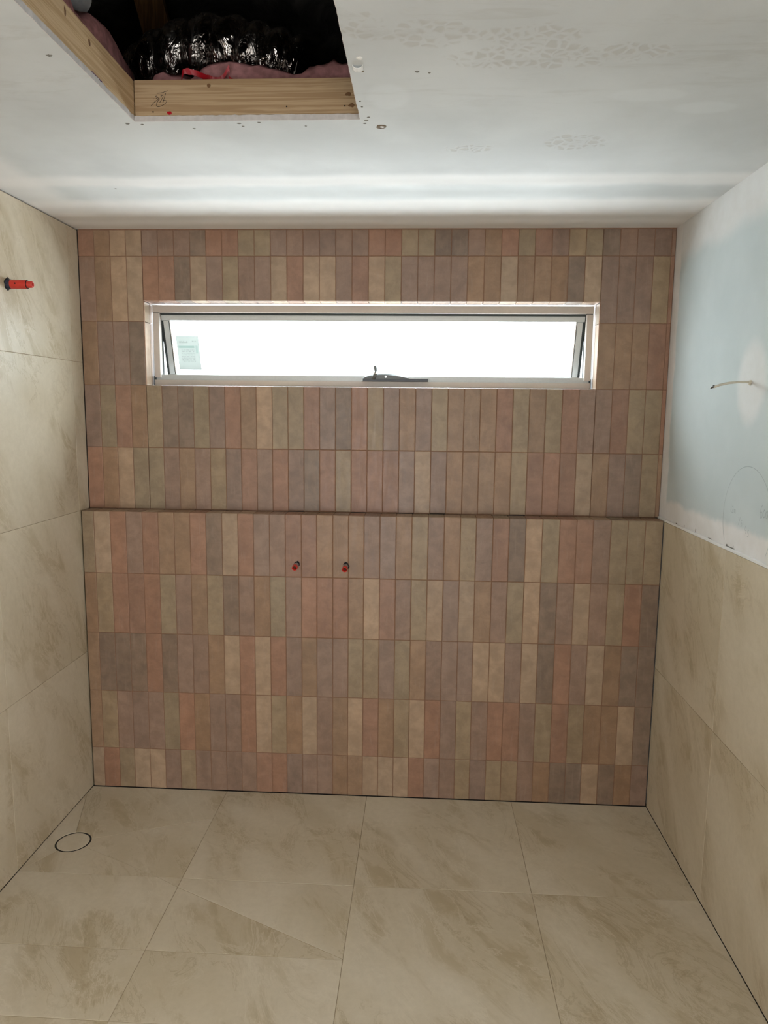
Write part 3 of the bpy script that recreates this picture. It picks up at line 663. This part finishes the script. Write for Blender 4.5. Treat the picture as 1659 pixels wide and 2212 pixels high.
# capped water outlets on the ledge wall
def outlet(hx, hz, dx, dz, label):
    e = tag(empty('pipe_plug', (hx, -D, hz)), label, 'pipe plug', group='pipe plugs on the ledge wall')
    link('wall_hole', blob('h', 'hole', 0, 0, .0135, .0125, .0004, hx*7, e).data, None, e, (.002, -.0003, .002), (-PI/2, 0, 0)); bpy.data.objects.remove(bpy.data.objects['h'])
    a, b, c = Vector((0, .004, 0)), Vector((dx*.55, -.02, dz*.55)), Vector((dx, -.038, dz))
    link('socket', tube([a, a.lerp(b, .5), b], [.0098, .0104, .0104], 8), 'socket', e)
    bm = bmesh.new(); ax = (c-b).normalized(); s1 = ax.cross(Vector((0, 0, 1))).normalized(); s2 = ax.cross(s1); L = []
    prof = ((b, .0104), (c, .0108), (c+ax*.001, .0102), (c, .0085), (b, .0078))
    for p, r_ in prof: L.append([bm.verts.new(p+(s1*math.cos(2*PI*k/18)+s2*math.sin(2*PI*k/18))*r_) for k in range(18)])
    for r0, r1 in zip(L, L[1:]):
        for k in range(18): bm.faces.new((r0[k], r0[(k+1) % 18], r1[(k+1) % 18], r1[k]))
    link('red_collar', to_mesh(bm), 'red', e, smooth=True)
    link('bore', tube([b+ax*.002, b+ax*.003], .0077, 16), 'brass', e)
outlet(*HOLES[0], -.0015, -.006, 'red-rimmed pipe plug on the ledge wall, left of the pair')
outlet(*HOLES[1], -.001, -.007, 'red-rimmed pipe plug on the ledge wall, right of the pair')
# shower outlet on the left wall
sh = tag(empty('shower_outlet', (0, -.51, 1.972)), 'red plastic plug sticking out of the left tiled wall', 'pipe plug')
link('wall_hole', blob('h', 'hole', 0, 0, .019, .019, .0004, 2.2, sh).data, None, sh, (.0003, 0, 0), (0, PI/2, PI)); bpy.data.objects.remove(bpy.data.objects['h'])
link('seal', tube([(-.005, 0, 0), (.008, 0, 0), (.013, 0, 0)], [.0162, .0162, .0152], 18), 'blueblk', sh)
link('sleeve', tube([(.004, 0, 0), (.063, 0, -.001), (.066, 0, -.001)], [.0146, .0146, .0138], 20), 'red', sh)
link('lip', tube([(.0655, 0, -.001), (.0675, 0, -.001)], .0135, 20), 'hole', sh)
bm = bmesh.new(); L = []
for x, r_ in ((.0665, .0108), (.082, .0104), (.0845, .009), (.0845, .006), (.075, .0055)): L.append([bm.verts.new((x, r_*math.cos(2*PI*k/18), r_*math.sin(2*PI*k/18)-.001)) for k in range(18)])
for r0, r1 in zip(L, L[1:]):
    for k in range(18): bm.faces.new((r0[k], r0[(k+1) % 18], r1[(k+1) % 18], r1[k]))
bm.faces.new(L[-1]); link('nipple', to_mesh(bm), 'red', sh, smooth=True)
link('screw_hole', tube([(.033, -.0143, .0005), (.033, -.0149, .0005)], .0026, 10), 'hole', sh)
# power cable from the plasterboard
cb = tag(empty('power_cable', (W+.0055, -.722, 1.668)), 'short grey-white cable poking out of the patched plasterboard', 'cable')
link('cable_sheath', tube([(.002, 0, 0), (-.012, 0, .0005), (-.035, .001, .0005), (-.06, .002, -.002), (-.085, .003, -.008), (-.102, .004, -.0145)], .0034, 10), 'cable', cb, smooth=True)
link('cable_collar', blob('h', 'cable', 0, 0, .0075, .0085, .006, 3.3, cb).data, None, cb, (-.001, 0, 0), (0, PI/2, 0)); bpy.data.objects.remove(bpy.data.objects['h'])
link('cable_core', tube([(-.100, .004, -.0135), (-.106, .004, -.0155), (-.110, .004, -.0185)], [.0027, .0022, .0012], 8), 'strand', cb); link('cable_core', tube([(-.0995, .003, -.0115), (-.104, .003, -.0105)], [.002, .0014], 8), 'hole', cb)
# pencil marks on the plasterboard (u runs towards the camera, i.e. -y)
PX_ = W+.0051
def onw(u, v): return (PX_, -u, v)
cir = [(.76+.157*math.cos(a), 1.272+.157*math.sin(a)) for a in [(-40+i*5)*PI/180 for i in range(53)]]
link('pencil_circle', ribbon([[Vector(p) for p in cir if p[1] > 1.19]], .0013, onw), 'pencil', wr)
def glyph(s, ox, oz, sx, sz): return [[Vector((ox+x*sx, oz+z*sz)) for x, z in fine(st)] for st in s]
six = [[(.75, 1.1), (.3, .8), (.1, .4), (.25, .02), (.6, 0), (.75, .25), (.55, .48), (.2, .4)]]
zero = [[(.4, .6), (.12, .35), (.3, 0), (.65, .08), (.72, .45), (.45, .62), (.35, .58)]]
ex = [[(.1, .6), (.4, .3), (.7, 0)], [(.7, .6), (.4, .3), (.1, 0)]]
one = [[(.3, .9), (.35, .4), (.3, 0)]]; two = [[(.1, .7), (.4, .9), (.6, .6), (.3, .2), (.1, 0), (.7, .05)]]; em = [[(.1, 0), (.12, .5), (.35, .5), (.4, .05), (.45, .5), (.7, .5), (.75, 0)]]
ess = [[(.7, .8), (.3, .8), (.25, .5), (.65, .4), (.6, .05), (.1, 0)]]; four = [[(.4, .9), (.1, .4), (.7, .4)], [(.55, .7), (.5, 0)]]; wy = [[(.1, .8), (.3, .4), (.5, .45)], [(.7, .9), (.4, .3), (.1, -.2)]]
W600 = glyph(six, .845, 1.295, .019, .034)+glyph(zero, .862, 1.298, .019, .034)+glyph(zero, .878, 1.298, .019, .034)+glyph(ex, .902, 1.296, .018, .034)
link('pencil_writing', ribbon(W600, .0014, onw), 'pencil', wr)
small = glyph(one, .652, 1.285, .012, .024)+glyph(two, .662, 1.284, .014, .022)+glyph(em, .676, 1.283, .016, .022)+glyph(wy, .712, 1.258, .018, .024)+glyph(ess, .728, 1.252, .014, .022)+glyph(four, .758, 1.236, .018, .026)+glyph(ess, .776, 1.23, .014, .022)
link('pencil_writing', ribbon(small, .0011, onw), 'pencil', wr)
# dark gaps left above the trim
for i, (y0, y1, h_) in enumerate(((-.19, -.205, .003), (-.275, -.278, .008), (-.385, -.389, .012), (-.50, -.53, .002), (-.64, -.7, .003), (-.642, -.647, .007), (-.69, -.692, .01))):
    link('filler_gap', boxes([(W+.0049, W+.0056, y1, y0, 1.1766, 1.1766+h_)]), 'speck', wr)
